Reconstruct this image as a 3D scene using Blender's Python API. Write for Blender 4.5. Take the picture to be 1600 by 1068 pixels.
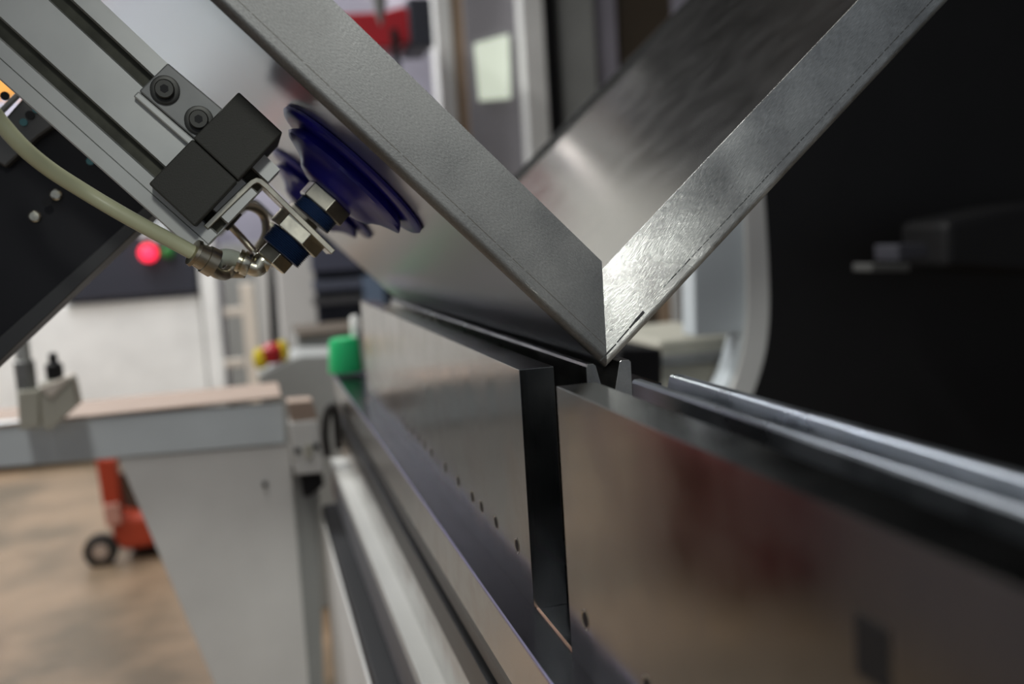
import bpy, bmesh, math, random
from mathutils import Vector, Matrix
random.seed(4)
for o in list(bpy.data.objects): bpy.data.objects.remove(o, do_unlink=True)
sc = bpy.context.scene
C = sc.collection

# ---------------------------------------------------------------- camera
FPX = 1500.0
CAM = Vector((0, 0, 1.10))
def nrm(v): return Vector(v).normalized()
Yc = nrm((-415, 142, FPX))
_b = (FPX*FPX-3444)/167.7; _a = 8.3+.062*_b
Zc = nrm((-_a, _b, -FPX)); Zc = (Zc-Yc*Zc.dot(Yc)).normalized()
Xc = Zc.cross(Yc)
if Xc.x < 0: Xc = -Xc
right = Vector((Xc.x, Yc.x, Zc.x)); up = Vector((Xc.y, Yc.y, Zc.y)); fwd = Vector((Xc.z, Yc.z, Zc.z))
cd = bpy.data.cameras.new('camera'); cam = bpy.data.objects.new('camera', cd); C.objects.link(cam)
cam.matrix_world = Matrix.Translation(CAM) @ Matrix((right, up, -fwd)).transposed().to_4x4()
cd.sensor_width = 36; cd.lens = FPX*36/1600; cd.clip_start = .01; cd.clip_end = 60
cd.dof.use_dof = True; cd.dof.focus_distance = .655; cd.dof.aperture_fstop = 3.6
sc.camera = cam

# ---------------------------------------------------------------- world, lights, exposure
w = bpy.data.worlds.new('world'); sc.world = w; w.use_nodes = True
w.node_tree.nodes['Background'].inputs[0].default_value = (.80, .88, 1, 1)
w.node_tree.nodes['Background'].inputs[1].default_value = .28
sc.view_settings.view_transform = 'Standard'; sc.view_settings.look = 'None'
sc.view_settings.gamma = 1; sc.view_settings.use_curve_mapping = False
sc.view_settings.exposure = 0.0
def area(name, loc, aim, sx, sy, power, col):
    l = bpy.data.lights.new(name, 'AREA'); l.shape = 'RECTANGLE'; l.size = sx; l.size_y = sy
    l.energy = power; l.color = col
    o = bpy.data.objects.new(name, l); C.objects.link(o); o.location = loc
    o.rotation_euler = (Vector(aim)-Vector(loc)).to_track_quat('-Z', 'Y').to_euler()
    return o
area('hall_light', (-2.2, 3.6, 4.2), (-2.2, 3.6, 0), .5, 3.5, 170, (1, .985, .95))
area('hall_light', (-.6, .9, 4.2), (-.6, .9, 0), .5, 2.5, 75, (1, .985, .95))
spot_ = area('flange_highlight_light', (.06, -1.1, 1.95), (.38, .6, 1.02), .2, .2, 1.15, (.98, 1, .96)); spot_.data.spread = math.radians(38)  # added lamp, aimed to put a highlight on the right flange
area('hall_light', (-1.1, 4.7, 4.2), (-.9, 4.9, 0), 2.0, .5, 110, (.92, .95, 1))

# ---------------------------------------------------------------- pixel geometry -> places (all at real depths)
def ray(px, py): return right*(px-800)+up*(534-py)+fwd*FPX
def at(px, py, y):
    r = ray(px, py); return CAM+r*((y-CAM.y)/r.y)
def S(px, py, y):
    p = at(px, py, y); return (p.x, p.z)

# ---------------------------------------------------------------- materials
def newmat(name):
    m = bpy.data.materials.new(name); m.use_nodes = True
    nt = m.node_tree; return m, nt, nt.nodes['Principled BSDF']
def plain(name, col, rough=.5, metal=0, var=.06, scale=6, bump=0, emit=None, estr=0, spec=None, coat=0):
    m, nt, b = newmat(name)
    tc = nt.nodes.new('ShaderNodeTexCoord'); n = nt.nodes.new('ShaderNodeTexNoise')
    n.inputs['Scale'].default_value = scale; n.inputs['Detail'].default_value = 4
    nt.links.new(tc.outputs['Object'], n.inputs['Vector'])
    r = nt.nodes.new('ShaderNodeValToRGB')
    c = Vector(col)
    r.color_ramp.elements[0].position = .3; r.color_ramp.elements[1].position = .7
    r.color_ramp.elements[0].color = (*(c*(1-var)), 1); r.color_ramp.elements[1].color = (*[min(1, v) for v in c*(1+var)], 1)
    nt.links.new(n.outputs['Fac'], r.inputs['Fac']); nt.links.new(r.outputs['Color'], b.inputs['Base Color'])
    b.inputs['Roughness'].default_value = rough; b.inputs['Metallic'].default_value = metal
    if spec is not None: b.inputs['Specular IOR Level'].default_value = spec
    if coat: b.inputs['Coat Weight'].default_value = coat
    if bump:
        bp = nt.nodes.new('ShaderNodeBump'); bp.inputs['Strength'].default_value = bump; bp.inputs['Distance'].default_value = .001
        nt.links.new(n.outputs['Fac'], bp.inputs['Height']); nt.links.new(bp.outputs['Normal'], b.inputs['Normal'])
    if emit: b.inputs['Emission Color'].default_value = (*emit, 1); b.inputs['Emission Strength'].default_value = estr
    return m
def brushed(name, col, rough, direction=(0, 0, 1), fine=900, bump=.15, var=.08, rvar=.08, stretch=25, dist=.0003, aniso=0):
    """metal with a grain that runs along `direction` (world axes = object axes here)"""
    m, nt, b = newmat(name)
    tc = nt.nodes.new('ShaderNodeTexCoord'); mp = nt.nodes.new('ShaderNodeMapping'); mp.vector_type = 'TEXTURE'
    d = Vector(direction).normalized()
    q = Vector((0, 0, 1)).rotation_difference(d).to_euler()
    mp.inputs['Rotation'].default_value = q; mp.inputs['Scale'].default_value = (1, 1, stretch)
    n = nt.nodes.new('ShaderNodeTexNoise'); n.inputs['Scale'].default_value = fine; n.inputs['Detail'].default_value = 3
    nt.links.new(tc.outputs['Object'], mp.inputs['Vector']); nt.links.new(mp.outputs['Vector'], n.inputs['Vector'])
    n2 = nt.nodes.new('ShaderNodeTexNoise'); n2.inputs['Scale'].default_value = 22; n2.inputs['Detail'].default_value = 5
    nt.links.new(tc.outputs['Object'], n2.inputs['Vector'])
    mx = nt.nodes.new('ShaderNodeMath'); mx.operation = 'ADD'
    nt.links.new(n.outputs['Fac'], mx.inputs[0]); nt.links.new(n2.outputs['Fac'], mx.inputs[1])
    r = nt.nodes.new('ShaderNodeMapRange'); r.inputs[1].default_value = .7; r.inputs[2].default_value = 1.3
    r.inputs[3].default_value = 1-var; r.inputs[4].default_value = 1+var
    nt.links.new(mx.outputs[0], r.inputs[0])
    v = nt.nodes.new('ShaderNodeVectorMath'); v.operation = 'SCALE'; v.inputs[0].default_value = col
    nt.links.new(r.outputs[0], v.inputs['Scale']); nt.links.new(v.outputs[0], b.inputs['Base Color'])
    rr = nt.nodes.new('ShaderNodeMapRange'); rr.inputs[1].default_value = .35; rr.inputs[2].default_value = .65
    rr.inputs[3].default_value = max(.02, rough-rvar); rr.inputs[4].default_value = rough+rvar
    nt.links.new(n2.outputs['Fac'], rr.inputs[0]); nt.links.new(rr.outputs[0], b.inputs['Roughness'])
    bp = nt.nodes.new('ShaderNodeBump'); bp.inputs['Strength'].default_value = bump; bp.inputs['Distance'].default_value = dist
    nt.links.new(n.outputs['Fac'], bp.inputs['Height']); nt.links.new(bp.outputs['Normal'], b.inputs['Normal'])
    b.inputs['Metallic'].default_value = 1
    if aniso:
        b.inputs['Anisotropic'].default_value = aniso
        cx = nt.nodes.new('ShaderNodeCombineXYZ')
        t_ = d.cross(Vector((0, 1, 0)))
        for k in range(3): cx.inputs[k].default_value = t_[k]
        nt.links.new(cx.outputs[0], b.inputs['Tangent'])
    return m

UL = Vector((-.697, 0, .717)).normalized(); NL = Vector((.717, 0, .697)).normalized()      # left wing: along, inward normal
UR = Vector((.7547, 0, .6560)).normalized(); NR = Vector((-.6560, 0, .7547)).normalized()  # right wing
M = {}
M['plate'] = brushed('ground_steel', (.275, .275, .265), .17, (0, 0, 1), 700, .05, .05, .04)
M['plate_dark'] = brushed('dark_die_steel', (.30, .30, .29), .30, (0, 1, 0), 500, .1)
M['blackened'] = brushed('blackened_steel', (.06, .06, .072), .24, (0, 1, 0), 400, .04, .05, .02)
M['rail'] = brushed('rail_steel', (.60, .59, .57), .22, (0, 1, 0), 500, .05, .05, .05)
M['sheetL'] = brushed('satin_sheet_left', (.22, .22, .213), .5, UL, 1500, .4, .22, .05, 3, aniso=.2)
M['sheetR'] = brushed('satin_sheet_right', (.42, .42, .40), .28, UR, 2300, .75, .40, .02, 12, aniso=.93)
M['wing'] = brushed('bright_sheet', (.46, .45, .435), .18, (0, 1, 0), 300, .0, .0, .015)
M['film'] = plain('dark_line', (.03, .03, .03), .5)
M['crease'] = plain('brown_crease', (.10, .09, .075), .5, .5)
M['white_paint'] = plain('white_paint', (.72, .72, .70), .45)
M['grey_paint'] = plain('grey_paint', (.33, .34, .33), .5)
M['lilac_paint'] = plain('lilac_grey_paint', (.46, .44, .52), .5)
M['pale_blue'] = plain('pale_blue_paint', (.66, .72, .75), .35)
M['dark_paint'] = plain('charcoal_paint', (.03, .032, .045), .45)
M['black'] = plain('black_paint', (.012, .012, .013), .55, spec=.25)
M['black_plastic'] = plain('charcoal_plastic', (.040, .040, .034), .6, bump=.3, scale=900, spec=.35)
M['arm'] = plain('black_anodised', (.012, .012, .015), .45, spec=.3)
M['alu'] = plain('anodised_aluminium', (.50, .51, .49), .42, .35, .04, 40)
M['slot'] = plain('slot_floor_dark', (.10, .10, .075), .7, .2, .3, 60)  # darker tone for the slot floors
M['plate_grey'] = plain('grey_bracket', (.22, .225, .22), .5, .4, .12, 30)
M['screw'] = plain('black_oxide_screw', (.04, .04, .036), .4, .6)
M['blue_rubber'] = plain('blue_rubber', (.014, .012, .26), .34, 0, .25, 30, spec=.6)
M['navy_rubber'] = plain('navy_nylon', (.012, .03, .085), .45)
M['nickel'] = brushed('nickel', (.60, .57, .46), .22, (0, 1, 0), 300, .05)
M['brass'] = brushed('dull_nickel', (.40, .36, .28), .32, (0, 1, 0), 300, .05)
M['bracket'] = brushed('bracket_steel', (.52, .49, .40), .30, (0, 1, 0), 300, .05)
M['hose'] = plain('cream_tubing', (.52, .53, .34), .35, 0, .05, 10)
M['hose2'] = plain('clear_tubing', (.50, .54, .45), .25, 0, .05, 10)
M['green'] = plain('green_plastic', (.02, .50, .17), .35)
M['white_plastic'] = plain('white_plastic', (.85, .85, .83), .4)
M['red'] = plain('red_paint', (.42, .012, .02), .4)
M['orange_red'] = plain('orange_red_paint', (.42, .05, .018), .45)
M['dark_red'] = plain('dark_red_plastic', (.22, .01, .015), .5)
M['tyre'] = plain('black_rubber', (.02, .018, .016), .7)
M['tan'] = plain('tan_board', (.40, .29, .20), .6)
M['wood'] = plain('pinkish_wood', (.36, .27, .215), .6)
M['brown'] = plain('dark_brown', (.09, .07, .05), .6)
M['cream'] = plain('cream_paint', (.70, .64, .56), .5)
M['beige'] = plain('beige_steel', (.46, .45, .38), .5)
M['yellow'] = plain('yellow_plastic', (.70, .55, .02), .4)
M['copper'] = plain('copper_strip', (.85, .55, .42), .35, .8)
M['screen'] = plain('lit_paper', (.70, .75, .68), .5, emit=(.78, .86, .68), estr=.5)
M['amber'] = plain('amber_light', (.8, .4, .1), .5, emit=(1, .45, .1), estr=.6)
M['red_lamp'] = plain('red_lamp', (.9, .05, .08), .3, emit=(1, .02, .07), estr=2.0)
M['green_lamp'] = plain('green_lamp', (.03, .20, .04), .4)
def floor_mat():
    m, nt, b = newmat('tan_epoxy_floor')
    tc = nt.nodes.new('ShaderNodeTexCoord'); n = nt.nodes.new('ShaderNodeTexNoise')
    n.inputs['Scale'].default_value = 2.2; n.inputs['Detail'].default_value = 6
    nt.links.new(tc.outputs['Object'], n.inputs['Vector'])
    r = nt.nodes.new('ShaderNodeValToRGB')
    r.color_ramp.elements[0].position = .42; r.color_ramp.elements[0].color = (.12, .09, .058, 1)
    r.color_ramp.elements[1].position = .60; r.color_ramp.elements[1].color = (.26, .18, .115, 1)
    nt.links.new(n.outputs['Fac'], r.inputs['Fac']); nt.links.new(r.outputs['Color'], b.inputs['Base Color'])
    b.inputs['Roughness'].default_value = .38
    return m
M['floor'] = floor_mat()

# ---------------------------------------------------------------- mesh helpers
def V(a): return Vector(a)
def bm_new(): return bmesh.new()
def add_poly_prism(bm, pts, vec):
    """pts: list of 3D points (a planar outline), swept by vec"""
    a = [bm.verts.new(p) for p in pts]; b = [bm.verts.new(V(p)+V(vec)) for p in pts]
    n = len(pts)
    fs = [bm.faces.new(a), bm.faces.new(b[::-1])]
    for i in range(n):
        fs.append(bm.faces.new((a[i], b[i], b[(i+1) % n], a[(i+1) % n])))
    return fs
def prism(pts_xz, y0, y1, bm=None):
    bm = bm or bm_new()
    add_poly_prism(bm, [(x, y0, z) for x, z in pts_xz], (0, y1-y0, 0)); return bm
def box(x0, x1, y0, y1, z0, z1, bm=None):
    return prism([(x0, z0), (x1, z0), (x1, z1), (x0, z1)], y0, y1, bm)
def pxbox(y, depth, L, T, R, B, bm=None):
    """axis aligned box whose near face (at distance y) spans those picture edges"""
    cy = (T+B)/2; cx = (L+R)/2
    return box(at(L, cy, y).x, at(R, cy, y).x, y, y+depth, at(cx, B, y).z, at(cx, T, y).z, bm)
def tall(y, d, L, T, R):
    cy = T+60
    return box(at(L, cy, y).x, at(R, cy, y).x, y, y+d, 0, at((L+R)/2, T, y).z)
def pxprism(pts, y0, y1, bm=None): return prism([S(a, b, y0) for a, b in pts], y0, y1, bm)
def frame_for(axis):
    a = V(axis).normalized(); h = Vector((0, 1, 0)) if abs(a.y) < .9 else Vector((1, 0, 0))
    u = a.cross(h).normalized(); v = a.cross(u).normalized(); return a, u, v
def lathe(prof, org, axis, n=48, bm=None, phase=0, wob=None):
    bm = bm or bm_new(); a, u, v = frame_for(axis); rings = []
    for s, r in prof:
        ring = []
        for k in range(n):
            t = 2*math.pi*k/n+phase
            rr = r*(1+(wob(t, s) if wob else 0))
            ring.append(bm.verts.new(V(org)+a*s+(u*math.cos(t)+v*math.sin(t))*max(rr, 1e-5)))
        rings.append(ring)
    for i in range(len(rings)-1):
        for k in range(n):
            bm.faces.new((rings[i][k], rings[i][(k+1) % n], rings[i+1][(k+1) % n], rings[i+1][k]))
    bm.faces.new(rings[0][::-1]); bm.faces.new(rings[-1])
    return bm
def smooth_path(pts, k=8):
    P = [V(p) for p in pts]; P = [P[0]*2-P[1]]+P+[P[-1]*2-P[-2]]; out = []
    for i in range(1, len(P)-2):
        for j in range(k):
            t = j/k; p0, p1, p2, p3 = P[i-1:i+3]
            out.append(.5*((2*p1)+(p2-p0)*t+(2*p0-5*p1+4*p2-p3)*t*t+(3*p1-p0-3*p2+p3)*t**3))
    out.append(P[-2]); return out
def tube(pts, r, n=16, smooth=True, bm=None):
    bm = bm or bm_new(); P = smooth_path(pts) if smooth else [V(p) for p in pts]; rings = []
    up_ = Vector((0, 1, .01)).normalized()
    for i, p in enumerate(P):
        t = (P[min(i+1, len(P)-1)]-P[max(i-1, 0)]).normalized()
        u = t.cross(up_)
        u = u.normalized() if u.length > 1e-4 else Vector((1, 0, 0))
        v = t.cross(u).normalized()
        rr = r[i] if isinstance(r, list) else r
        rings.append([bm.verts.new(p+(u*math.cos(2*math.pi*k/n)+v*math.sin(2*math.pi*k/n))*rr) for k in range(n)])
    for i in range(len(rings)-1):
        for k in range(n): bm.faces.new((rings[i][k], rings[i][(k+1) % n], rings[i+1][(k+1) % n], rings[i+1][k]))
    bm.faces.new(rings[0][::-1]); bm.faces.new(rings[-1]); return bm
def obj(name, bm, mat, parent=None, bevel=0, smooth=False, seg=2):
    bmesh.ops.recalc_face_normals(bm, faces=bm.faces)
    vs = [v.co.copy() for v in bm.verts]
    if parent is not None:
        org = parent.matrix_basis.translation.copy(); pp = parent.parent
        while pp is not None: org += pp.matrix_basis.translation; pp = pp.parent
        loc = Vector((0, 0, 0))
    else:
        lo = [min(v[i] for v in vs) for i in range(3)]; hi = [max(v[i] for v in vs) for i in range(3)]
        org = Vector(((lo[0]+hi[0])/2, (lo[1]+hi[1])/2, lo[2])); loc = org
    for v in bm.verts: v.co -= org
    me = bpy.data.meshes.new(name); bm.to_mesh(me); bm.free()
    o = bpy.data.objects.new(name, me); C.objects.link(o); me.materials.append(M[mat] if isinstance(mat, str) else mat)
    o.location = loc
    if parent is not None: o.parent = parent
    if smooth:
        for p in me.polygons: p.use_smooth = True
        try: me.set_sharp_from_angle(angle=math.radians(38))
        except Exception: pass
    if bevel:
        m = o.modifiers.new('bevel', 'BEVEL'); m.width = bevel; m.segments = seg; m.limit_method = 'ANGLE'; m.angle_limit = math.radians(35)
    return o
def thing(name, label, cat, loc, group=None):
    o = bpy.data.objects.new(name, None); C.objects.link(o); o.empty_display_size = .02
    o.location = loc; o['label'] = label; o['category'] = cat
    if group: o['group'] = group
    return o
def tag(o, label, cat, group=None):
    o['label'] = label; o['category'] = cat
    if group: o['group'] = group
    return o
def struct(name, bm, mat, bevel=0):
    o = obj(name, bm, mat, bevel=bevel); o['kind'] = 'structure'; return o

# ================================================================= the hall
struct('floor', box(-5, 6, -4, 7.2, -.1, 0), 'floor')
struct('wall_back', box(-5, 6, 7, 7.2, 0, 4.6), 'lilac_paint')
struct('reflection_dark_1', box(-5, 6, 6.9, 7, 3.15, 4.6), plain('reflection_dark', (.03, .029, .027), .7))  # unseen dark band added so the right wing mirrors something dark
struct('reflection_glow_1', box(-.4, 1.0, 6.86, 6.9, 3.0, 4.3), plain('pale_reflection_glow', (.6, .6, .55), .5, emit=(1, .97, .85), estr=.30))  # unseen glow added to pale the lower right wing by reflection
struct('reflection_glow_2', prism([(1.06, 2.90), (1.22, 2.90), (1.62, 3.34), (1.54, 3.40)], 6.86, 6.9), plain('streak_reflection_glow', (.8, .8, .8), .5, emit=(1, .93, .86), estr=7))  # unseen glow added, slanted to form the streak on the right wing
struct('ceiling', box(-5.2, 6.2, -4, 7.2, 4.6, 4.7), plain('roof_grey', (.16, .16, .16), .7))
struct('wall_left', box(-5.2, -5, -4, 7.2, 0, 4.6), 'grey_paint')
struct('wall_right', box(6, 6.2, -4, 7.2, 0, 4.6), 'grey_paint')

# ================================================================= the folded sheet
TIP = Vector((.2318, 0, 1.0046)); YN = .615; YF = 1.555; R_ = .006; TH = .0018; HF = .0512
sheet = thing('folded_sheet', 'large V-folded satin steel sheet with mitred side flanges, standing in the die', 'metal sheet', (TIP.x, YN+.2, TIP.z))
M['filmed'] = brushed('filmed_sheet', (.58, .60, .62), .28, (0, 1, 0), 300, .0, .0, .002)
def half(U, N, length, name_w, name_f, mat_f):
    def pt(v, y, u=None):
        u0 = -(v*N.x)/U.x
        return Vector((TIP.x, y, TIP.z))+N*v+U*(u0 if u is None else u)
    # wing: a slab
    bm = bm_new(); ys = (YN+R_, YF)
    a = [pt(0, ys[0]), pt(TH, ys[0]), pt(TH, ys[0], length), pt(0, ys[0], length)]
    add_poly_prism(bm, a, (0, ys[1]-ys[0], 0))
    obj(name_w, bm, 'filmed' if U.x < 0 else 'wing', sheet)
    # flange with its bend radius
    prof = []
    for k in range(9):
        t = math.pi/2*k/8; prof.append((R_-R_*math.cos(t), YN+R_-R_*math.sin(t)))
    prof.append((HF, YN))
    inner = [(HF, YN+TH)]
    for k in range(8, -1, -1):
        t = math.pi/2*k/8; r2 = R_-TH; inner.append((R_-r2*math.cos(t), YN+R_-r2*math.sin(t)))
    sec = prof+inner
    bm = bm_new()
    A = [bm.verts.new(pt(v, y)) for v, y in sec]; B = [bm.verts.new(pt(v, y, length)) for v, y in sec]
    n = len(sec); bm.faces.new(A); bm.faces.new(B[::-1])
    for i in range(n): bm.faces.new((A[i], B[i], B[(i+1) % n], A[(i+1) % n]))
    obj(name_f, bm, mat_f, sheet, smooth=True)
    return pt
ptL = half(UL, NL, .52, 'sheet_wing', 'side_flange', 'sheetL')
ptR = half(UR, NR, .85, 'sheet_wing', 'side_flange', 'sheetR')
# scribed lines on the flanges
bm = bm_new()
def strip(bm, pt, v0, v1, u0, u1, wd):
    a = [pt(v0-wd/2, YN-.00015, u0), pt(v0+wd/2, YN-.00015, u0), pt(v1+wd/2, YN-.00015, u1), pt(v1-wd/2, YN-.00015, u1)]
    add_poly_prism(bm, a, (0, .0003, 0))
u = .0
strip(bm, ptR, .0075, .0075, .0, .016, .0011)
strip(bm, ptR, .0078, .0082, .0175, .030, .0010); strip(bm, ptR, .0082, .0086, .0305, .037, .0014); strip(bm, ptR, .0086, .0088, .037, .046, .0022)
obj('wedge_mark', bm, 'film', sheet)['label'] = 'dark broken line near the fold on the right flange'; bm = bm_new()
u = .068
while u < .36:
    L = random.uniform(.002, .006); strip(bm, ptR, .0105, .0105, u, u+L, random.uniform(.0004, .0009)); u += L+random.uniform(.0006, .0018)
obj('scribed_line', bm, 'film', sheet)['label'] = 'dark dashed line on the right flange'
bm = bm_new(); u = .012
while u < .36:
    L = random.uniform(.01, .03); strip(bm, ptL, .0105, .0105, u, u+L, .0004); u += L+random.uniform(0, .002)
obj('crease_line', bm, 'crease', sheet)['label'] = 'thin brown crease on the left flange'
bm = bm_new()
a = [ptR(0, YF-.001), ptR(.009, YF-.001), ptR(.009, YF-.001, .85), ptR(0, YF-.001, .85)]
add_poly_prism(bm, a, (0, .003, 0)); obj('edge_strip', bm, 'film', sheet)['label'] = 'dark strip along the far edge'

# ================================================================= press table, plates and die
ZB = .8405
base = thing('press_table', 'long stepped steel table beam of the press below the upright plates', 'press table', (.19, 1.2, 0))
bm = prism([(.1475, ZB-.002), (.1475, .797), (.36, .797), (.36, ZB-.002)], -.15, 1.965)
obj('upper_rail', bm, 'rail', base, .0003)
obj('top_strip', box(.1476, .36, -.15, 1.965, ZB-.002, ZB), 'blackened', base, .0003)
bm = prism([(.1480, .797), (.1500, .785), (.1510, .770), (.1550, .769), (.1550, .763), (.1475, .762), (.1475, .729), (.36, .729), (.36, .797)], -.15, 1.965)
obj('dark_reflection_step', bm, plain('reflection_black', (.02, .02, .02), .3, .3), base, .0003)  # notched step; dark reflection on the rail face is put in as black
obj('middle_rail', prism([(.1485, .729), (.1490, .671), (.36, .671), (.36, .729)], -.15, 1.96), 'rail', base, .0005)
bm = prism([(.1490, .671), (.1265, .6725), (.1265, .655), (.36, .655), (.36, .671)], -.15, 1.95); obj('white_ledge', bm, plain('ledge_paint', (.48, .48, .46), .5), base, .001)
bm = prism([(.1265, .655), (.1250, .600), (.1310, .598), (.1310, .585), (.36, .585), (.36, .655)], -.15, 1.95); obj('lower_rail', bm, plain('slate_paint', (.10, .105, .12), .4), base, .001)
bm = prism([(.1310, .585), (.1000, .583), (.1000, .560), (.36, .560), (.36, .585)], -.15, 1.93); obj('rubber_cover', bm, 'black', base, .004)
bm = prism([(.0976, .560), (.0976, .0), (.36, .0), (.36, .560)], -.15, 1.93); obj('body', bm, 'white_paint', base, .002)
bm = box(.1722, .1740, .10, 1.6, ZB-.0005, ZB+.0008); obj('copper_strip', bm, 'copper', base)
# blue painted edge of the rail
bm = prism([(.1473, ZB+.0002), (.1473, ZB-.0012), (.1486, ZB-.0012), (.1486, ZB+.0002)], -.15, 1.965); obj('edge_line', bm, plain('violet_edge', (.42, .40, .62), .3, .6), base)

XP0, XP1, ZP0, ZP1 = .1702, .1948, ZB, 1.0089
def clamp_plate(y0, y1, label, holes, rects=()):
    t = thing('clamping_plate', label, 'steel plate', ((XP0+XP1)/2, (y0+y1)/2, ZP0), 'upright steel plates along the die')
    me = obj('plate_body', box(XP0, XP1, y0, y1, ZP0, ZP1), 'plate', t, .0003)
    # drilled holes: bright rims, the dark of each bore painted as a black plug
    for hy in holes:
        b2 = lathe([(-.002, .0040), (.0001, .0062), (.0003, .0060), (-.0018, .0038)], (XP0, hy, .8757), (-1, 0, 0), 24)
        h = obj('drilled_hole', b2, 'nickel', t, 0, True)
        b3 = lathe([(-.004, .0044), (.00005, .0044)], (XP0, hy, .8757), (-1, 0, 0), 24)
        obj('bore', b3, 'black', h)
    for (ya, yb, za, zb) in rects:
        obj('square_hole', box(XP0-.0004, XP0+.003, ya, yb, za, zb), 'black', t, .002)
    return t
hs = [.6551, .7165, .7649, .7988, .8567, .9161, .99, 1.03, 1.07, 1.11, 1.15, 1.19, 1.23, 1.27, 1.31, 1.36, 1.40, 1.45]
clamp_plate(.6200, 1.5615, 'long upright ground steel plate with a row of small holes, left of the gap', hs)
clamp_plate(-.02, .5385, 'nearest upright steel plate with square hole, reflecting the brown floor, right of the gap', [.5087, .4186, .33, .24], [(.2300, .2490, .9580, .9800)])
# die (two segments) : a V between two horns
M['die_bright'] = brushed('bright_die_steel', (.40, .43, .47), .32, (0, 1, 0), 500, .1)
def die(y0, y1, label, mat='plate_dark'):
    t = thing('v_die', label, 'press die', (.2356, (y0+y1)/2, ZB), 'V dies standing behind the plates')
    zt = 1.0078
    sec = [(.2189, ZB), (.2189, zt-.002), (.2200, zt), (.2245, zt), (.2262, zt-.0015), (.2335, .975), (.2365, .975), (.2437, zt-.0005), (.2450, zt+.0004), (.2508, zt+.0004), (.2524, zt-.0015), (.2524, ZB)]
    obj('die_body', prism(sec, y0, y1), mat, t, .0004)
    return t
die(.622, 1.56, 'far V-groove die segment under the fold of the sheet')
die(.05, .540, 'near V-groove die segment with two parallel bars, in front of the fold', 'die_bright')
t = thing('back_plate', 'dark steel plate behind the die, seen beyond its right bar', 'steel plate', (.30, .8, ZB))
obj('plate_body', box(.262, .285, .645, 1.5, ZB, .985), 'blackened', t, .0005)

# ================================================================= suction gripper
YG = .742
Dn = -NL            # away from the sheet, down-left
CC = Vector((.0849, YG, 1.156))
def cup_assembly(dy, suffix_label, grp='suction cups on the sheet'):
    o3 = Vector((0, dy, 0)); c0 = CC+o3
    t = thing('suction_cup', suffix_label, 'suction cup', c0, grp)
    wob = lambda tt, s: .035*math.sin(5*tt+s*90)+.02*math.sin(3*tt+1)
    w2 = lambda tt, s: (.035*math.sin(5*tt+.6)+.015*math.sin(8*tt)) if s > .012 else 0
    prof = [(.0004, .0640), (.0006, .0670), (.0030, .0676), (.0050, .0655), (.0058, .0600), (.0070, .0510), (.0090, .0530), (.0120, .0550), (.0145, .0535), (.0165, .0470), (.0190, .0400), (.0225, .0345), (.0255, .0320), (.0280, .0250), (.0290, .012)]
    obj('cup_lip', lathe(prof[:5]+[(.0061, .02)], c0, Dn, 64), 'blue_rubber', t, 0, True)
    obj('cup_bellows', lathe([(.0058, .05)]+prof[5:], c0, Dn, 72, None, 0, w2), 'blue_rubber', t, 0, True)
    h = lathe([(.0280, .0190), (.0288, .0205), (.0400, .0205), (.0408, .0190)], c0, Dn, 6, None, .35); obj('hub_nut', h, 'bracket', t, .0006)
    prf = []
    s = .0405
    while s < .0500: prf += [(s, .0158), (s+.0007, .0168), (s+.0014, .0158)]; s += .0014
    obj('upper_thread', lathe(prf, c0, Dn, 32), 'navy_rubber', t)
    obj('lock_nut', lathe([(.0565, .0205), (.0575, .0220), (.0700, .0220), (.0710, .0205)], c0, Dn, 6, None, .2), 'nickel', t, .0005)
    prf = []; s = .0708
    while s < .0840: prf += [(s, .0160), (s+.0007, .0176), (s+.0014, .0160)]; s += .0014
    obj('lower_thread', lathe(prf, c0, Dn, 32), 'navy_rubber', t)
    obj('end_nut', lathe([(.0845, .0120), (.0852, .0140), (.0945, .0140), (.0955, .0120)], c0, Dn, 6, None, .5), 'nickel', t, .0004)
    return t
# bellows are asymmetric: shift of axis handled by geometry above
cup_assembly(0, 'dark blue bellows suction cup nearest the camera, pressed under the sheet')
cup_assembly(.30, 'dark blue suction cup half hidden behind the nearest one')

# aluminium T-slot beam
def G(px, py, y=YG): return at(px, py, y)
gd = (G(314, 378, .72)-G(22, 118, .72)).normalized()      # along the beam, down-right
gd.y = 0; gd.normalize()
gp = Vector((gd.z, 0, -gd.x)); gp = gp if gp.z < 0 else -gp  # across, toward lower-left
top0 = G(157, 0, .72); top0.y = 0
def beam_pt(p, y, L): return Vector((top0.x, y, top0.z))+gp*p+gd*L
W = .0850; YB = .722
slots = [(.0125, .0240), (.0535, .0650)]
beam = thing('aluminium_beam', 'grey aluminium T-slot beam with two slots, crossing the upper left corner', 'beam', beam_pt(W, YB+.02, .16))
sec = [(0, YB)]
for a, b in slots:
    sec += [(a, YB), (a+.0012, YB+.004), (a-.004, YB+.006), (a-.004, YB+.014), (b+.004, YB+.014), (b+.004, YB+.006), (b-.0012, YB+.004), (b, YB)]
sec += [(.0738, YB), (.0742, YB+.001), (.0746, YB), (W-.001, YB), (W, YB+.001), (W, YB+.045), (0, YB+.045)]
bm = bm_new(); L0 = -.25; L1 = (G(322, 384, YB)-beam_pt(0, YB, 0)).dot(gd)
A = [bm.verts.new(beam_pt(p, y, L0)) for p, y in sec]; B = [bm.verts.new(beam_pt(p, y, L1)) for p, y in sec]
bm.faces.new(A); bm.faces.new(B[::-1]); n = len(sec)
for i in range(n): bm.faces.new((A[i], B[i], B[(i+1) % n], A[(i+1) % n]))
obj('extrusion', bm, 'alu', beam)
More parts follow.
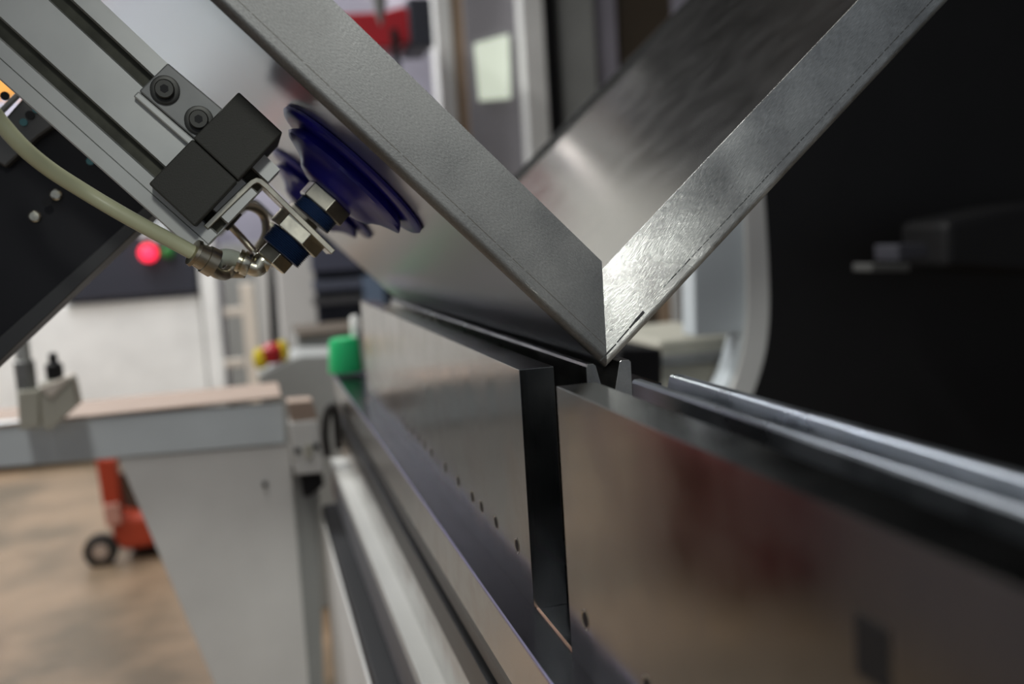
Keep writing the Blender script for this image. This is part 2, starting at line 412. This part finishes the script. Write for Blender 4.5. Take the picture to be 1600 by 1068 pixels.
for a, b in slots:
    bm = bm_new(); add_poly_prism(bm, [beam_pt(a-.0035, YB+.0125, L0+.001), beam_pt(b+.0035, YB+.0125, L0+.001), beam_pt(b+.0035, YB+.0138, L0+.001), beam_pt(a-.0035, YB+.0138, L0+.001)], gd*(L1-L0-.002))
    obj('slot_floor', bm, 'slot', beam)
# grey bracket with two socket screws on the beam
br = thing('corner_bracket', 'flat grey bracket with two black socket screws on the aluminium beam', 'bracket', G(262, 155, YB-.005))
pl = [G(217, 142, YB-.009), G(262, 98, YB-.009), G(350, 172, YB-.009), G(306, 218, YB-.009)]
bm = bm_new(); add_poly_prism(bm, pl, (0, .0088, 0)); obj('bracket_plate', bm, 'plate_grey', br, .001)
pl = [G(208, 150, YB-.007), G(216, 142, YB-.007), G(305, 219, YB-.007), G(297, 228, YB-.007)]
bm = bm_new(); add_poly_prism(bm, pl, (0, .0068, 0)); obj('bracket_lip', bm, 'alu', br, .001)
for (a, b) in ((258, 141), (311, 188)):
    c = G(a, b, YB-.009)
    s = obj('socket_screw', lathe([(0, .0098), (.0022, .0098), (.0025, .0088), (.0025, .0065), (.0070, .0065), (.0076, .0058)], c, (0, -1, 0), 32), 'screw', br, 0, True)
    obj('hex_socket', lathe([(.0074, .0030), (.0078, .0030)], c, (0, -1, 0), 6), 'black', s)
# black end block
YK = .700
bk = thing('end_block', 'charcoal plastic end block clamped on the beam end', 'clamp block', G(340, 300, YK))
P = [(232, 287), (373, 143), (442, 207), (304, 354)]
m1 = ((232+304)/2, (287+354)/2); mid_a = (300, 217); mid_b = (371, 283)
bm = pxprism([(232, 287), (300.5, 217), (371, 282.5), (304, 354)], YK, YK+.085); obj('lower_half', bm, 'black_plastic', bk, .0014, seg=3)
bm = pxprism([(301.5, 216), (373, 143), (442, 207), (372, 281.5)], YK, YK+.085); obj('upper_half', bm, 'black_plastic', bk, .0014, seg=3)
# angle bracket carrying the cups
def offset_poly(path, t):
    out = []; n = len(path)
    for i, p in enumerate(path):
        p = V((p[0], 0, p[1])); a = V((path[max(i-1, 0)][0], 0, path[max(i-1, 0)][1])); b = V((path[min(i+1, n-1)][0], 0, path[min(i+1, n-1)][1]))
        d = (b-a).normalized(); nn = Vector((-d.z, 0, d.x)); out.append((p.x+nn.x*t, p.z+nn.z*t))
    return out
def angle_bracket(y0, y1, label):
    pts = [(318, 352), (350, 320), (380, 291), (391, 281), (400, 277), (409, 279), (420, 288), (450, 318), (524, 391)]
    path = [S(a, b, YG-.02) for a, b in pts]
    off = offset_poly(path, -.0042)
    t = thing('angle_bracket', label, 'bracket', (path[-1][0]-.03, (y0+y1)/2, path[-1][1]), 'angle brackets that carry the suction cups')
    obj('bent_plate', prism(path+off[::-1], y0, y1), 'bracket', t, .0006)
    return t
angle_bracket(YG-.022, YG+.022, 'bent nickel angle bracket holding the nearest suction cup')
angle_bracket(YG+.278, YG+.322, 'second bent angle bracket, half hidden behind the nearest one')
# inner cross bar between the two brackets, seen through the angle
t = thing('tube_bundle', 'dark looped tubing inside the angle bracket', 'tubing', G(370, 345, .80))
obj('loop', tube([G(330, 360, .78), G(352, 335, .79), G(385, 322, .82), G(410, 335, .84), G(415, 365, .84), G(398, 395, .84)], .0035), 'brass', t, 0, True)
obj('rod', tube([G(352, 345, .77), G(372, 365, .78), G(396, 392, .78)], .0028), 'brass', t, 0, True)
obj('clamp_screw', lathe([(0, .010), (.016, .010), (.017, .008)], G(362, 322, .765), (-.7, 0, -.7), 20), 'screw', t, 0, True)

# pneumatic fittings and hoses
t = thing('elbow_fitting', 'chrome elbow fitting under the end nut of the suction cup', 'fitting', G(405, 415))
e0 = CC+Dn*.0955; e1 = G(410, 407); e2 = G(402, 418); e3 = G(388, 414); e4 = G(373, 407)
obj('elbow', tube([e0, (e0+e1)/2, e1, e2, e3], .0068, 20), 'nickel', t, 0, True)
obj('collar', lathe([(0, .0085), (.001, .0092), (.0055, .0092), (.0065, .0080), (.0075, .0090), (.0095, .0090), (.0100, .0070)], G(391, 414), G(370, 406)-G(391, 414), 28), 'nickel', t, 0, True)
hs_ = thing('short_hose', 'short pale translucent hose between the elbow and the tee fitting', 'hose', G(350, 410))
obj('hose_body', tube([G(385, 412), G(372, 406), G(355, 401, .735), G(341, 404, .728), G(334, 412, .722)], .0060), 'hose2', hs_, 0, True)
t = thing('tee_fitting', 'dull nickel push-in fitting joining the cream hose and the short hose', 'fitting', G(320, 402))
d = (G(338, 412, .708)-G(300, 392, .702)).normalized(); c = G(300, 393, .702)
obj('body', lathe([(0, .0075), (.0005, .0095), (.003, .0100), (.0036, .0085), (.0100, .0090), (.0104, .0100), (.0175, .0105), (.018, .008)], c, d, 28), 'brass', t, 0, True)
obj('ring', tube([G(330, 402, .712), G(328, 414, .715), G(338, 425, .722), G(352, 428), G(362, 420), G(366, 411)], .0045), 'brass', t, 0, True)
obj('outlet', tube([G(345, 424, .752), G(362, 424, .752), G(382, 424, .75)], .005), 'brass', t, 0, True)
t = thing('cream_hose', 'long cream air hose curving across the black arm to the fitting', 'hose', G(160, 330, .70))
obj('hose_body', tube([G(-60, 90, .66), G(-28, 150, .66), G(0, 190, .665), G(38, 232, .67), G(80, 266, .68), G(130, 298, .69), G(180, 328, .692), G(230, 356, .695), G(275, 380, .70), G(304, 396, .702)], .0052), 'hose', t, 0, True)

# ================================================================= black robot arm behind the beam
arm = thing('robot_arm', 'broad black robot arm behind the aluminium beam at left', 'robot arm', G(60, 420, .95))
YA = .86
def pxp(pts, y0, y1, nm, mat, par, bev=0): return obj(nm, pxprism(pts, y0, y1), mat, par, bev)
pxp([(-260, 806), (-300, 440), (50, 150), (120, 170), (255, 322), (242, 334)], YA, YA+.06, 'arm_body', 'arm', arm, .004)
pxp([(-260, 460), (10, 212), (60, 166), (106, 150), (260, 260), (330, 60), (250, 0), (-20, 190)], YA-.003, YA+.02, 'arm_flange', 'plate_grey', arm, .002) if False else None
pxp([(-40, 232), (0, 193), (45, 142), (75, 135), (120, 175), (150, 215), (112, 178), (60, 214), (8, 262)], YA-.012, YA, 'flange_plate', plain('graphite_plate', (.10, .098, .095), .4, .5), arm, .002)
pxp([(-40, 205), (0, 168), (26, 142), (32, 148), (0, 180), (-40, 216)], YA-.016, YA-.010, 'flange_rib', 'plate_grey', arm, .001)
for (a, b) in ((88, 304), (55, 338), (5, 228)):
    obj('bolt_head', lathe([(0, .0048), (.003, .0048), (.0042, .0036), (.0046, .0001)], G(a, b, YA), (0, -1, 0), 20), 'nickel', arm, 0, True)
for (a, b) in ((73, 316), (47, 180), (8, 150)):
    obj('bolt_hole', lathe([(0, .0035), (.001, .0035)], G(a, b, YA-.0125), (0, -1, 0), 14), 'black', arm)
for (a, b) in ((57, 171), (37, 191), (141, 252)):
    obj('teal_pin', lathe([(0, .003), (.001, .003)], G(a, b, YA-.0125), (0, -1, 0), 14), plain('teal', (.05, .16, .18), .4), arm)
pxp([(-260, 770), (-8, 533), (228, 322), (240, 336), (0, 564), (-260, 810)], YA-.004, YA, 'edge_trim', plain('dark_edge', (.05, .05, .05), .35), arm, .001)

# ================================================================= front bench beyond the table
YBn = 1.9
bench = thing('support_bench', 'pale blue-grey bench beam on a white triangular bracket beyond the table', 'support bench', (-.1, YBn, .2))
obj('beam', prism([S(-120, 669, YBn), S(443, 630, YBn), S(446, 693, YBn), S(-120, 741, YBn)], YBn, YBn+.03), 'pale_blue', bench, .003)
p0 = at(-120, 664, YBn); p1 = at(443, 627, YBn)
obj('worktop', box(-.62, .040, YBn-.004, YBn+.20, .812, .818), 'wood', bench, .002)
obj('gusset', prism([S(184, 716, YBn), S(452, 695, YBn), S(483, 1068, YBn), S(495, 1210, YBn), S(396, 1215, YBn)], YBn+.004, YBn+.02), 'white_paint', bench, .002)
obj('bolt_hole', lathe([(0, .005), (.006, .005)], at(414, 757, YBn-.002), (0, 1, 0), 16), 'black', bench)
obj('upright', prism([S(456, 735, YBn), S(500, 740, YBn), S(512, 1300, YBn), S(492, 1300, YBn)], YBn+.035, YBn+.06), 'grey_paint', bench, .002)
hg = thing('hinge_bracket', 'small pale bracket with screws joining the bench beam to the table rail', 'bracket', at(475, 740, YBn))
pxp([(452, 660), (497, 655), (506, 738), (462, 742)], YBn-.03, YBn+.03, 'bracket_body', 'white_paint', hg, .003)
pxp([(448, 628), (488, 625), (500, 664), (456, 668)], YBn-.028, YBn+.03, 'bracket_top', 'wood', hg, .003)
pxp([(467, 742), (503, 740), (507, 757), (484, 776), (474, 776), (470, 750)], YBn-.02, YBn+.02, 'latch', 'black', hg, .002)
pxp([(475, 695), (487, 694), (489, 715), (477, 716)], YBn-.034, YBn-.029, 'label_tab', 'beige', hg)
for (a, b) in ((465, 704), (494, 697)):
    obj('screw_head', lathe([(0, .006), (.004, .006)], at(a, b, YBn-.034), (0, 1, 0), 14), 'black', hg)
t = thing('cable_loop', 'dark cable loop at the far end of the table rail', 'cable', at(515, 690, 1.85))
obj('cable', tube([at(512, 712, 1.85), at(508, 680, 1.85), at(510, 650, 1.85), at(518, 634, 1.85), at(525, 648, 1.85), at(530, 700, 1.85)], .008), 'tyre', t, 0, True)
# fixture on the bench
fx = thing('clamp_fixture', 'beige wedge fixture with a black plunger on the bench', 'fixture', at(90, 668, YBn))
pxp([(62, 598), (66, 670), (80, 672), (120, 635), (110, 592)], YBn-.07, YBn-.006, 'wedge', 'beige', fx, .003)
pxp([(60, 606), (80, 622), (109, 592), (104, 588)], YBn-.074, YBn-.01, 'wedge_top', 'cream', fx, .002)
q = at(87, 596, YBn-.04)
obj('plunger', lathe([(0, .014), (.030, .015), (.034, .011), (.035, .0075), (.050, .0075), (.053, .003)], q, (0, 0, 1), 20), 'black', fx, 0, True)
fx = thing('post_holder', 'square grey block holding a round steel post on the bench', 'post', at(45, 668, YBn))
pxp([(26, 612), (60, 608), (62, 668), (30, 672)], YBn-.056, YBn-.006, 'block', 'beige', fx, .003)
q = at(43, 612, YBn-.03)
obj('sleeve', lathe([(0, .017), (.055, .017), (.058, .013)], q, (0, 0, 1), 24), 'plate_grey', fx, 0, True)
obj('post', lathe([(.055, .0125), (.30, .0125)], q, (0, 0, 1), 24), 'alu', fx, 0, True)
# green cap and white stub at far end of the rail
q = at(541, 580, 1.93)
g = thing('green_cap', 'bright green plastic cap with a white spout at the far end of the rail', 'cap', q)
obj('cap', lathe([(0, .0345), (.004, .0350), (.060, .0300), (.067, .026), (.069, .015)], q, (0, 0, 1), 32), 'green', g, 0, True)
q = at(556, 524, 1.93)
obj('white_spout', lathe([(-.004, .010), (.002, .0105), (.034, .0100), (.041, .006)], q, (0, 0, 1), 20), 'white_plastic', g, 0, True)

# ================================================================= background on the left
YM = 5.6
mc = thing('white_machine', 'large white machine cabinet with a dark control panel behind the bench', 'machine', (at(150, 500, YM).x, YM+.4, 0))
x0 = at(-200, 500, YM).x; x1 = at(318, 500, YM).x; x2 = at(346, 500, YM).x; x3 = at(372, 500, YM).x
zt = at(200, 200, YM).z
zb = at(250, 463, YM).z
obj('lower_body', box(x0, x1-.01, YM, YM+.9, .05, zb-.01), 'white_plastic', mc, .01)
obj('door_edge', box(x1, x2-.005, YM-.02, YM+.9, .05, zt), 'white_plastic', mc, .01)
obj('upper_body', box(x0, x1-.01, YM+.05, YM+.9, zb, zt), 'pale_blue', mc, .01)
pn = obj('control_panel', box(at(95, 400, YM).x, x1-.01, YM-.03, YM+.05, zb+.005, at(200, 312, YM).z), 'dark_paint', mc, .01)
q = at(232, 395, YM-.04); obj('red_button', lathe([(0, .045), (.03, .045), (.045, .030), (.048, .001)], q, (0, -1, 0), 24), 'red_lamp', pn, 0, True)
q = at(262, 393, YM-.04); obj('green_button', lathe([(0, .034), (.02, .034), (.03, .02)], q, (0, -1, 0), 24), 'green_lamp', pn, 0, True)
bm = bm_new()
for (a, b, r) in ((220, 320, .028), (232, 340, .03), (245, 332, .03), (250, 350, .032), (236, 358, .03), (262, 352, .03), (226, 368, .028), (256, 362, .03), (246, 372, .03), (214, 330, .02)):
    lathe([(0, r), (.03, r*.9), (.035, r*.5)], at(a, b, YM-.04), (0, -1, 0), 14, bm)
k = obj('dial_cluster', bm, plain('dial_grey', (.55, .58, .60), .4, 0, .35, 40), pn, 0, True); k['label'] = 'cluster of round silver dials'
# tall frame (ladder-like) right of the cabinet
YL = 4.6
ld = thing('ladder_frame', 'cream ladder-like frame standing between the white cabinet and the grey column', 'frame', at(378, 640, YL))
for (L, R) in ((381, 402),):
    obj('stile', box(at(L, 520, YL).x, at(R, 520, YL).x, YL, YL+.05, 0, at(390, 442, YL).z), 'cream', ld, .004)
for yy in (487, 567):
    obj('rung', pxbox(YL+.01, .03, 350, yy-6, 382, yy+6), 'cream', ld, .004)
tag(obj('steel_cabinet', tall(YL+.6, .5, 347, 380, 432), 'grey_paint', bevel=.004), 'plain grey cabinet behind the cream ladder-like frame', 'cabinet')
tag(obj('black_cable', tube([at(424, 380, 4.4), at(426, 450, 4.4), at(428, 520, 4.4), at(431, 580, 4.4), Vector((at(431, 580, 4.4).x, 4.4, .02))], .018), 'black', smooth=True), 'thick black vertical cable left of the white column', 'cable')
tag(obj('white_column', tall(4.2, .2, 434, 380, 492), 'white_paint', bevel=.006), 'broad pale column left of the navy shelf unit', 'column')
tag(obj('pale_post', tall(4.5, .1, 404, 400, 424), 'white_paint', bevel=.006), 'narrow pale post left of the black cable', 'post')
# navy shelf
YS = 4.0
sh = thing('shelf_unit', 'dark navy shelf unit under the edge of the sheet', 'shelf', at(530, 560, YS))
obj('back_panel', tall(YS, .05, 488, 330, 640), plain('navy', (.006, .010, .028), .4), sh)
obj('shelf_board', pxbox(YS-.1, .1, 490, 436, 572, 452), plain('steel_blue', (.09, .10, .14), .5), sh)
obj('shelf_board', pxbox(YS-.1, .1, 490, 463, 570, 474), plain('dim_grey', (.07, .07, .075), .5), sh)
obj('upper_board', pxbox(YS-.1, .1, 486, 380, 610, 420), plain('slate', (.075, .08, .12), .5), sh)
obj('blue_box', pxbox(YS-.12, .1, 569, 430, 600, 480), plain('pale_blue_box', (.16, .22, .32), .5), sh)
# table behind the cap, with knobs
YT = 3.2
tb = thing('grey_cabinet', 'low grey cabinet with a brown top edge behind the green cap', 'cabinet', at(470, 640, YT))
obj('body', tall(YT, .3, 468, 522, 620), 'grey_paint', tb, .005)
obj('top', pxbox(YT-.02, .35, 464, 514, 622, 523), 'brown', tb, .003)
cp = [S(404, 586, YT-.30), S(468, 556, YT-.30), S(560, 553, YT-.30)]
obj('console', prism(cp+[(cp[2][0], 0), (cp[0][0], 0)], YT-.30, YT-.021), 'grey_paint', tb, .005)
def knob(a, b, r, m, lab, d=2.93):
    q = at(a, b, d)
    return tag(obj('round_knob', lathe([(0, r*.7), (.014, r), (.045, r), (.06, r*.5)], q, (0, 0, 1), 20), m, smooth=True), lab, 'knob', 'coloured knobs on the grey cabinet')
knob(427, 567, .032, 'red', 'red round knob between the two yellow knobs')
knob(409, 575, .022, 'yellow', 'yellow knob left of the red one')
knob(443, 563, .018, 'yellow', 'smaller yellow knob right of the red one')

# tall background columns (top centre)
YC = 4.6
def col(name, y, L, T, R, B, mat, label, cat='column', d=.15, grp=None):
    cy = 90 if T < 0 else (T+min(B, 640))/2
    return tag(obj(name, box(at(L, cy, y).x, at(R, cy, y).x, y, y+d, 0, at(L, T, y).z), mat, bevel=.004), label, cat, grp)
col('pale_column', 4.6, 684, -120, 709, 560, 'white_paint', 'narrow pale column right of the red housing')
col('wooden_post', 4.62, 709, -120, 729, 560, 'tan', 'tan wooden strip between two pale columns', 'post')
col('grey_column', 4.6, 729, -120, 818, 560, plain('mid_grey', (.27, .26, .28), .5), 'wide grey column carrying a lit notice')
col('white_post', 4.5, 819, -120, 853, 560, 'white_paint', 'bright white post right of the wide grey column', 'post')
col('black_post', 4.55, 853, -120, 874, 560, 'black', 'black vertical post right of the bright white post', 'post')
col('olive_column', 4.6, 874, -120, 932, 600, 'grey_paint', 'plain grey column right of the black post')
col('lilac_column', 4.7, 932, -120, 966, 600, 'lilac_paint', 'lilac-grey column beside the dark brown column')
col('brown_column', 4.75, 966, -120, 1052, 600, 'brown', 'dark brown column beside the lilac-grey column', 'column')
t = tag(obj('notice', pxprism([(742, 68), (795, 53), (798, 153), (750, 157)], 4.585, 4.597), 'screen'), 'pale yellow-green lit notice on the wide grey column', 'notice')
# red housing
YR = 4.2
rh = thing('red_housing', 'red horizontal housing with a dark navy end block, on a black stem', 'machine housing', at(620, 60, YR))
obj('red_body', pxprism([(520, 22), (600, 18), (628, 10), (640, 14), (642, 66), (620, 72), (520, 78)], YR, YR+.25), 'red', rh, .01)
obj('end_block', pxbox(YR-.02, .3, 640, -4, 676, 72), 'dark_paint', rh, .006)
obj('stem', pxbox(YR-.04, .03, 613, 44, 624, 110), 'black', rh, .003)
q = at(593, -10, YR-.2); 
tag(obj('grey_nozzle', lathe([(0, .03), (.06, .02), (.11, .004)], at(592, -5, 3.9), (0, 0, -1), 20), 'plate_grey', smooth=True), 'grey pointed nozzle hanging in front of the red housing', 'nozzle')
tag(obj('amber_lamp', pxbox(3.5, .1, -40, 108, 22, 150), 'amber', bevel=.01), 'amber lit panel at the left edge above the robot arm', 'lamp')

# pallet jack on the floor
pj = thing('pallet_jack', 'orange-red pallet jack with a black wheel on the brown floor', 'pallet jack', (-.52, 3.75, 0))
YJ = 3.66
pxp([(148, 715), (180, 715), (186, 760), (190, 800), (170, 812), (160, 790)], YJ, YJ+.08, 'handle_post', 'orange_red', pj, .01)
pxp([(168, 800), (215, 806), (262, 800), (262, 850), (190, 862), (176, 840)], YJ, YJ+.35, 'chassis', 'orange_red', pj, .02)
pxp([(160, 790), (186, 786), (190, 818), (166, 824)], YJ-.02, YJ, 'cover_plate', plain('pink_grey', (.55, .28, .22), .5), pj, .005)
pxp([(182, 740), (262, 720), (262, 806), (196, 806)], YJ+.1, YJ+.12, 'dark_guard', 'brown', pj, .005)
wc = at(157, 862, YJ)
w1 = obj('wheel', lathe([(0, .038), (.004, .060), (.040, .060), (.044, .038)], wc, (0, 1, 0), 36), 'tyre', pj, 0, True)
obj('wheel_hub', lathe([(0, .028), (.006, .026)], wc+Vector((0, .001, 0)), (0, -1, 0), 24), plain('hub', (.45, .36, .30), .5), w1, 0, True)
w2_ = obj('wheel', lathe([(0, .04), (.004, .058), (.04, .058), (.044, .04)], at(232, 850, YJ+.1), (0, 1, 0), 30), 'tyre', pj, 0, True)
# unseen boxes added to put red and grey reflections in the near plate
cr = thing('added_red_crate', 'unseen dark red crate added for the red reflection in the nearest plate', 'crate', (-1.28, 2.75, 0))
obj('crate_body', box(-1.45, -.95, 2.45, 3.1, 0, .42), 'dark_red', cr, .02)
obj('crate_rim', box(-1.47, -.93, 2.43, 3.12, .42, .45), 'dark_red', cr, .01)
cr = thing('added_grey_cupboard', 'unseen low grey cupboard added for the grey reflection in the nearest plate', 'cupboard', (-1.75, 1.35, 0))
obj('cupboard_body', box(-2.1, -1.15, .4, 2.3, 0, .95), 'lilac_paint', cr, .01)

# ================================================================= right side: press frame, black interior
YP = 1.8
fr = thing('press_side_frame', 'white curved press side frame with a throat cut-out behind the folded sheet', 'machine frame', at(1140, 620, YP))
def arc(pts, k=6): return [(p.x, p.z) for p in smooth_path([(S(a, b, YP)[0], 0, S(a, b, YP)[1]) for a, b in pts], k)]
outer = arc([(1180, 180), (1186, 250), (1191, 320), (1196, 400), (1198, 480), (1194, 535), (1184, 580), (1168, 625), (1140, 690)])
inner = arc([(1098, 690), (1122, 622), (1140, 585), (1152, 545), (1158, 520)])
obj('frame_plate', prism(outer+[(outer[-1][0], 0), (inner[0][0], 0)]+inner+[S(1086, 526, YP), S(1082, 300, YP), S(1078, 180, YP)], YP, YP+.06), 'pale_blue', fr, .004)
e_out = arc([(1180, 180), (1186, 250), (1191, 320), (1196, 400), (1198, 480), (1194, 535), (1184, 580), (1168, 625), (1140, 690)])
e_in = arc([(1104, 690), (1132, 622), (1150, 575), (1160, 530), (1164, 480), (1163, 400), (1160, 320), (1156, 250), (1152, 180)])
obj('frame_edge', prism(e_out+[(e_out[-1][0], 0), (e_in[0][0], 0)]+e_in, YP-.012, YP), 'white_paint', fr, .002)
gb = thing('grey_gearbox', 'beige-grey housing inside the throat of the white side frame', 'housing', at(1090, 610, 1.95))
pxp([(1030, 532), (1158, 518), (1158, 640), (1030, 640)], 1.95, 2.3, 'housing_body', 'beige', gb, .01)
pxp([(1030, 556), (1158, 545), (1158, 566), (1030, 574)], 1.93, 1.95, 'housing_band', 'plate_grey', gb, .004)
pxp([(970, 545), (1035, 545), (1035, 625), (970, 625)], 1.7, 1.9, 'dark_block', 'black', gb, .004)
for (L, R, m, nm, lab) in ((1000, 1030, 'brown', 'brown_post', 'dark brown post right of the fold, below the right flange'), (1050, 1066, 'white_paint', 'slim_white_post', 'slim white post between two brown posts'), (1068, 1088, 'brown', 'brown_strip', 'brown strip beside the white side frame'), (1030, 1050, 'tan', 'tan_post', 'tan post left of the slim white post')):
    col(nm, 2.5, L, 380, R, 640, m, lab, 'post', .05)
# black interior
tag(obj('black_enclosure', box(at(1192, 400, 2.6).x-.15, 5.5, 2.6, 2.7, 0, 4), 'black'), 'large black machine enclosure filling the right side', 'enclosure')
bg = thing('back_gauge', 'dark back gauge unit with a small grey finger in the black interior', 'back gauge', at(1480, 420, 2.2))
pxp([(1480, 345), (1600, 318), (1800, 300), (1800, 440), (1480, 420)], 2.2, 2.4, 'gauge_body', 'black', bg, .02)
pxp([(1403, 382), (1450, 380), (1452, 402), (1404, 408)], 2.15, 2.25, 'gauge_block', plain('dim_blue_grey', (.035, .035, .045), .5), bg, .005)
pxp([(1362, 412), (1422, 412), (1422, 424), (1362, 424)], 2.12, 2.2, 'gauge_finger', plain('dim_grey_finger', (.075, .075, .072), .5), bg, .003)
